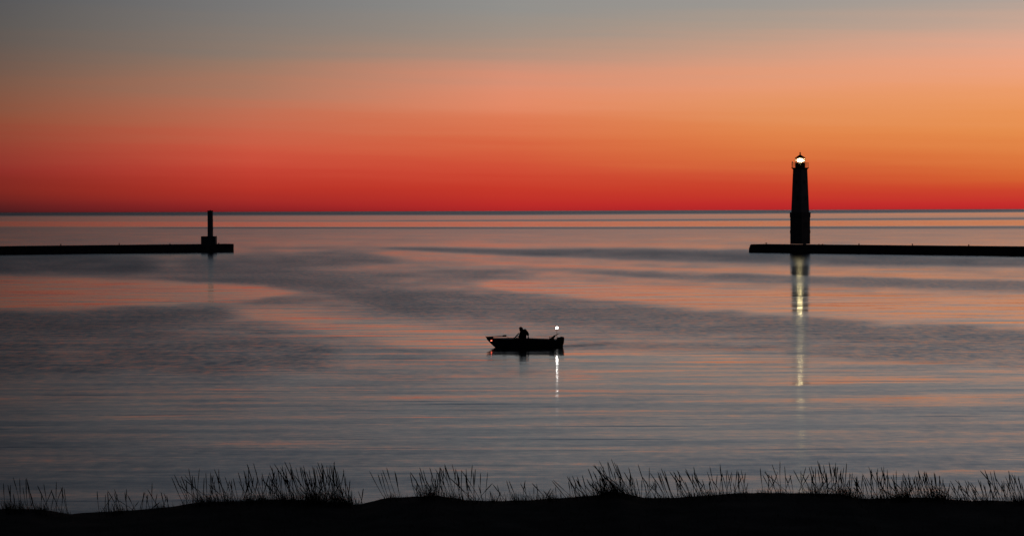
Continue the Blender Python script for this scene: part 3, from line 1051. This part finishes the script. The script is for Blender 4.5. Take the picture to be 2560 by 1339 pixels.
yc = -0.52
pel = pp(1309.5, 849.5, yc); sp1 = pp(1309, 842, yc); sp2 = pp(1308, 834.5, yc); che = pp(1308, 829.0, yc)
nek = pp(1304.5, 825.0, yc); hd1 = pp(1302.4, 823.6, yc); hd2 = pp(1301.0, 820.9, yc)
shR = pp(1312.8, 826.6, yc - 0.19); shL = pp(1309, 828, yc + 0.19)
elR = pp(1319.6, 832.5, yc - 0.24); wrR = pp(1320.6, 839.0, yc - 0.22)
elL = pp(1303.5, 838.0, yc + 0.27); wrL = pp(1298.3, 839.0, yc + 0.13)
hiR = pp(1308.5, 850.5, yc - 0.12); hiL = pp(1308.5, 850.5, yc + 0.12)
knR = pp(1295.5, 850.0, yc - 0.15); knL = pp(1295.5, 850.0, yc + 0.15)
anR = pp(1298.5, 862.5, yc - 0.15); anL = pp(1298.0, 862.5, yc + 0.15)
toR = pp(1292.5, 864.4, yc - 0.16); toL = pp(1292.0, 864.4, yc + 0.16)


def fingers(w, dirn, spread, curl):
    out = []
    dirn = dirn.normalized(); spread = spread.normalized(); curl = curl.normalized()
    palm = w + dirn * 0.06
    out.append([(w, 0.026), (palm, (0.036, 0.018))])
    for i, ln in enumerate((0.062, 0.075, 0.070, 0.055)):
        b0 = palm + spread * (i - 1.5) * 0.019 + dirn * 0.022
        out.append([(palm, (0.036, 0.018)), (b0, 0.009), (b0 + dirn * ln * 0.55 + curl * 0.012, 0.0085), (b0 + dirn * ln * 0.8 + curl * 0.045, 0.007)])
    t0 = w + dirn * 0.03 + spread * -0.03
    out.append([(w, 0.026), (t0, 0.011), (t0 + dirn * 0.03 - spread * 0.022 + curl * 0.02, 0.009)])
    return out


body = [[(pel, (0.15, 0.12)), (sp1, (0.15, 0.13)), (sp2, (0.17, 0.15)), (che, (0.18, 0.15)), (nek, 0.065), (hd1, 0.085), (hd2, 0.088)],
        [(che, (0.18, 0.15)), (shR, 0.075), (elR, 0.055), (wrR, 0.036)],
        [(che, (0.18, 0.15)), (shL, 0.075), (elL, 0.055), (wrL, 0.036)],
        [(pel, (0.15, 0.12)), (hiR, 0.10), (knR, 0.072), (anR, 0.045), (toR, 0.04)],
        [(pel, (0.15, 0.12)), (hiL, 0.10), (knL, 0.072), (anL, 0.045), (toL, 0.04)]]
body += fingers(wrR, Vector((-0.1, 0, -1)), Vector((1, 0.2, 0)), Vector((-0.3, 1, 0)))
body += fingers(wrL, Vector((-1, -0.4, -0.1)), Vector((0, 0.3, 1)), Vector((0, -1, -0.3)))
skin_obj('body', body, M['skin'], person)
# nose and face are part of the head; hood and jacket over it
jk = [[(pp(1307, 851, yc), (0.30, 0.26)), (pp(1306.5, 843.5, yc), (0.33, 0.30)), (pp(1306.3, 836, yc), (0.36, 0.32)), (pp(1307.5, 829.3, yc), (0.34, 0.32)), (pp(1304, 825.2, yc), 0.22), (pp(1302.3, 823.2, yc), 0.16)],
      [(pp(1307.5, 829.3, yc), (0.34, 0.32)), (pp(1309.8, 825.4, yc), 0.22), (pp(1308.6, 823.9, yc), 0.13)],
      [(pp(1307.5, 829.3, yc), (0.34, 0.32)), (shR, 0.19), (elR, 0.125), (wrR + Vector((0, 0, 0.02)), 0.085)],
      [(pp(1307.5, 829.3, yc), (0.34, 0.32)), (shL, 0.18), (elL, 0.13), (wrL, 0.085)]]
skin_obj('jacket', jk, M['jacket'], person)
tr_ = [[(pel, (0.17, 0.14)), (hiR, 0.12), (knR, 0.09), (anR, 0.062)], [(pel, (0.17, 0.14)), (hiL, 0.12), (knL, 0.09), (anL, 0.062)]]
skin_obj('trousers', tr_, M['trouser'], person)
for t_, a_ in ((toR, anR), (toL, anL)):
    bm = bmesh.new(); tube(bm, [a_ + Vector((0.05, 0, -0.02)), a_ + Vector((-0.03, 0, -0.03)), t_ + Vector((0, 0, -0.0)), t_ + Vector((-0.06, 0, -0.005))], [0.05, 0.06, 0.05, 0.025], 8)
    obj('boot', bm, M['cowl'], person, smooth=True)
# hood: shell open to the face (towards the bow), slightly peaked
bm = bmesh.new()
hc = (hd1 + hd2) / 2 + Vector((0.015, 0, 0.015))
bmesh.ops.create_uvsphere(bm, u_segments=16, v_segments=12, radius=0.165, matrix=Matrix.Translation(hc) @ Matrix.Diagonal((0.98, 0.85, 1.12, 1)))
dl = [f_ for f_ in bm.faces if (f_.calc_center_median() - hc).normalized().dot(Vector((-0.92, 0, -0.38))) > 0.72]
bmesh.ops.delete(bm, geom=dl, context='FACES')
geom = bmesh.ops.extrude_face_region(bm, geom=list(bm.faces))
for v_ in geom['geom']:
    if isinstance(v_, bmesh.types.BMVert): v_.co = hc + (v_.co - hc) * 0.93
obj('hood', bm, M['jacket'], person, smooth=True)
bm = bmesh.new()
fc = hd1 + Vector((-0.085, 0, 0.0))
box(bm, (fc.x, fc.y, fc.z + 0.005), (0.045, 0.026, 0.05), top=0.4)
obj('nose', bm, M['skin'], person)
for sgn in (-1, 1):
    bm = bmesh.new(); ball(bm, (fc.x + 0.005, fc.y + sgn * 0.032, fc.z + 0.035), 0.012, 8); obj('eye', bm, M['cowl'], person)
bm = bmesh.new(); ball(bm, (fc.x + 0.004, fc.y, fc.z - 0.035), 0.02, 8, (0.4, 1.1, 0.3)); obj('mouth', bm, M['skin'], person)

# ------------------------------------------------------------------ dune grass
cpx = np.array([p[0] for p in CREST], float); cpy = np.array([p[1] for p in CREST], float)


def ground_at_px(px, depth):
    """base point on the dune for photo column px at view distance depth"""
    p = atD(px, 1240, depth)
    return Vector((p.x, depth, float(land_z(p.x, depth)) - 0.01))


def stem_mesh(vec, bend, r):
    """thin bent stem from origin to vec; returns points"""
    pts = []
    side = Vector((bend, random.uniform(-0.3, 0.3) * abs(bend), 0))
    for i in range(5):
        t = i / 4
        pts.append(vec * t + side * (t * t - t) * vec.length)
    return pts


def add_blade(bm, base, vec, bend, w):
    pts = []
    for i in range(4):
        t = i / 3
        pts.append(base + vec * t + Vector((bend, 0, -abs(bend) * 0.4)) * t * t * vec.length)
    d = Vector((random.uniform(-1, 1), random.uniform(-.6, .6), 0)).normalized()
    prev = None
    for i, p in enumerate(pts):
        ww = w * (1 - (i / 3) ** 1.5) + 0.0006
        c_ = (bm.verts.new(p - d * ww), bm.verts.new(p + d * ww))
        if prev: bm.faces.new((prev[0], prev[1], c_[1], c_[0]))
        prev = c_


CL = [  # x0, x1, tip_y(typical), stems, lean px per 80 px height (negative = tips to the left), tuft count, tuft height px, label
    (15, 100, 1180, 9, -10, 170, 28, 'sparse dark tuft of dune grass at the far left edge of the photo'),
    (100, 175, 1204, 9, -8, 90, 22, 'thin group of dune grass stems second from the left edge, beside the lowest dip'),
    (245, 350, 1222, 13, -12, 70, 24, 'short thin dune grass right of the bare dip in the dune at left'),
    (350, 430, 1212, 9, -16, 30, 18, 'few crossed dune grass stems right of the short grass at left'),
    (460, 600, 1172, 26, -18, 220, 34, 'dune grass clump with a dense dark foot below the thin light tower'),
    (600, 700, 1165, 24, -10, 190, 24, 'upright dune grass between the clump under the thin tower and the tallest thicket'),
    (690, 790, 1152, 28, -22, 240, 34, 'left half of the tallest dune grass thicket, stems leaning left'),
    (780, 880, 1152, 36, -14, 320, 44, 'densest and tallest dune grass clump, right end of the large thicket at left'),
    (872, 912, 1215, 6, 4, 50, 22, 'low dune grass trailing off right of the tallest thicket'),
    (955, 1010, 1168, 6, -14, 60, 16, 'a few lone stems with one tall spike, left of the hummock below the boat bow'),
    (1040, 1100, 1172, 12, -16, 120, 42, 'small dark-footed grass clump on the hummock left of the boat'),
    (1085, 1215, 1158, 28, -12, 110, 24, 'row of straight separate grass spikes directly under the boat bow'),
    (1225, 1400, 1200, 14, -30, 210, 26, 'sparse drooping dune grass directly under the boat'),
    (1415, 1510, 1184, 17, -34, 70, 22, 'grass stems leaning strongly left, just right of under the boat stern'),
    (1500, 1600, 1152, 30, -34, 260, 44, 'dense left-leaning grass clump on the middle hummock'),
    (1600, 1650, 1165, 7, -16, 30, 18, 'few separate grass spikes right of the middle hummock clump'),
    (1650, 1770, 1166, 26, -24, 130, 24, 'loose left-leaning grass row in the dip right of the middle hummock'),
    (1770, 1870, 1165, 20, -10, 90, 20, 'grass spikes with one tall pair, left of the bare crest before the lighthouse glitter'),
    (1905, 1985, 1158, 12, -12, 70, 20, 'thin grass spikes directly left of the lighthouse reflection'),
    (1985, 2030, 1160, 4, 0, 24, 14, 'three or four thin grass spikes standing in the lighthouse reflection'),
    (2030, 2140, 1154, 34, -6, 240, 30, 'tall upright grass clump right of the lighthouse reflection'),
    (2140, 2262, 1172, 36, -16, 240, 26, 'busy crossing grass stems between the upright clump and the dense row at right'),
    (2262, 2372, 1176, 36, -16, 300, 36, 'dense dark grass row with one tall spike at its right end'),
    (2392, 2470, 1196, 18, -34, 110, 24, 'low fan of grass leaning left near the right edge'),
    (2465, 2575, 1172, 30, -22, 150, 26, 'pale blurred grass stems at the far right edge of the photo'),
]
S60 = CD / FP
for (x0, x1, ty, ns, lean, tn, th_, lb) in CL:
    mid = ground_at_px((x0 + x1) / 2, CD)
    root = empty('dune_grass_clump', mid)
    tag(root, lb, 'grass clump', 'clumps of beach grass along the dune crest')
    span = x1 - x0
    ns = int(ns * 1.3)
    for k in range(ns):
        px = x0 + span * (k + random.random()) / ns
        dep = random.uniform(59.2, 60.6)
        base = ground_at_px(px, dep)
        cy = float(np.interp(px, cpx, cpy))
        hgt = max(30, cy - ty) * random.choice((1.0, 0.97, 0.9, 0.8, 0.65, 1.08, 0.85, 0.72, 0.5, 0.58))
        edge = 1 - 0.25 * abs((px - (x0 + x1) / 2) / (span / 2)) ** 2
        hgt *= edge
        le = lean * hgt / 80 + random.gauss(0, 13)
        if random.random() < 0.08: le += random.choice((-34, 26)); hgt *= 0.75
        vec = Vector((le * S60, random.uniform(-0.12, 0.12), hgt * S60))
        pts = stem_mesh(vec, random.uniform(-0.10, 0.12), 0.003)
        bm = bmesh.new(); tube(bm, pts, [0.0075, 0.007, 0.0065, 0.006, 0.004], 3)
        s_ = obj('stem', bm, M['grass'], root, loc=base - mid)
        # seed spike over the top quarter to third
        p3 = pts[3].lerp(pts[2], random.uniform(0.3, 1.6)) ; tip = pts[4]
        hp = [p3, p3.lerp(pts[3] if (p3 - pts[3]).length > 0.02 else p3.lerp(tip, .3), 0.8), p3.lerp(tip, 0.6), tip, tip + (tip - pts[3]).normalized() * 0.05]
        wv = random.uniform(0.85, 1.3)
        bm = bmesh.new(); tube(bm, [hp[0], hp[1], hp[2], hp[3], hp[4]], [0.0065, 0.0088 * wv, 0.0098 * wv, 0.0072 * wv, 0.0015], 4)
        obj('seed_head', bm, M['seed'], s_)
    bm = bmesh.new()
    cts = [random.uniform(x0, x1) for _ in range(max(2, int(span / 28)))]
    for k in range(int(tn * 1.5)):
        px = random.gauss(random.choice(cts), 11) if random.random() < 0.7 else random.uniform(x0 - 4, x1 + 4)
        dep = random.uniform(59.0, 60.8)
        base = ground_at_px(px, dep) - mid
        h_ = th_ * random.uniform(0.3, 1.25) * S60
        ang = random.gauss(lean / 110.0, 0.28)
        add_blade(bm, base, Vector((math.sin(ang) * h_, random.uniform(-.05, .05), math.cos(ang) * h_)), random.gauss(-0.1, 0.25), random.uniform(0.003, 0.0055))
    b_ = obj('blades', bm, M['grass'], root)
    b_['kind'] = 'stuff'

# low ground cover along the whole crest and down its back
bm = bmesh.new()
dens = fbm(np.linspace(0, 40, 2961), np.full(2961, 3.3), 21, 3)
for k in range(9000):
    px = random.uniform(-200, 2760)
    if dens[int(px + 200)] + random.uniform(-0.5, 0.35) < 0: continue
    if 175 < px < 245 or 1870 < px < 1905: continue
    dep = random.uniform(54, 61)
    base = ground_at_px(px, dep)
    h_ = random.uniform(3, 15) * S60 * (1.4 if random.random() < .1 else 1)
    ang = random.gauss(-0.2, 0.5)
    add_blade(bm, base, Vector((math.sin(ang) * h_, random.uniform(-.05, .05), math.cos(ang) * h_)), random.gauss(-0.1, 0.3), random.uniform(0.003, 0.005))
g_ = obj('short_grass', bm, M['grass'])
tag(g_, 'short dark beach grass scattered along the dune crest', 'grass', kind='stuff')
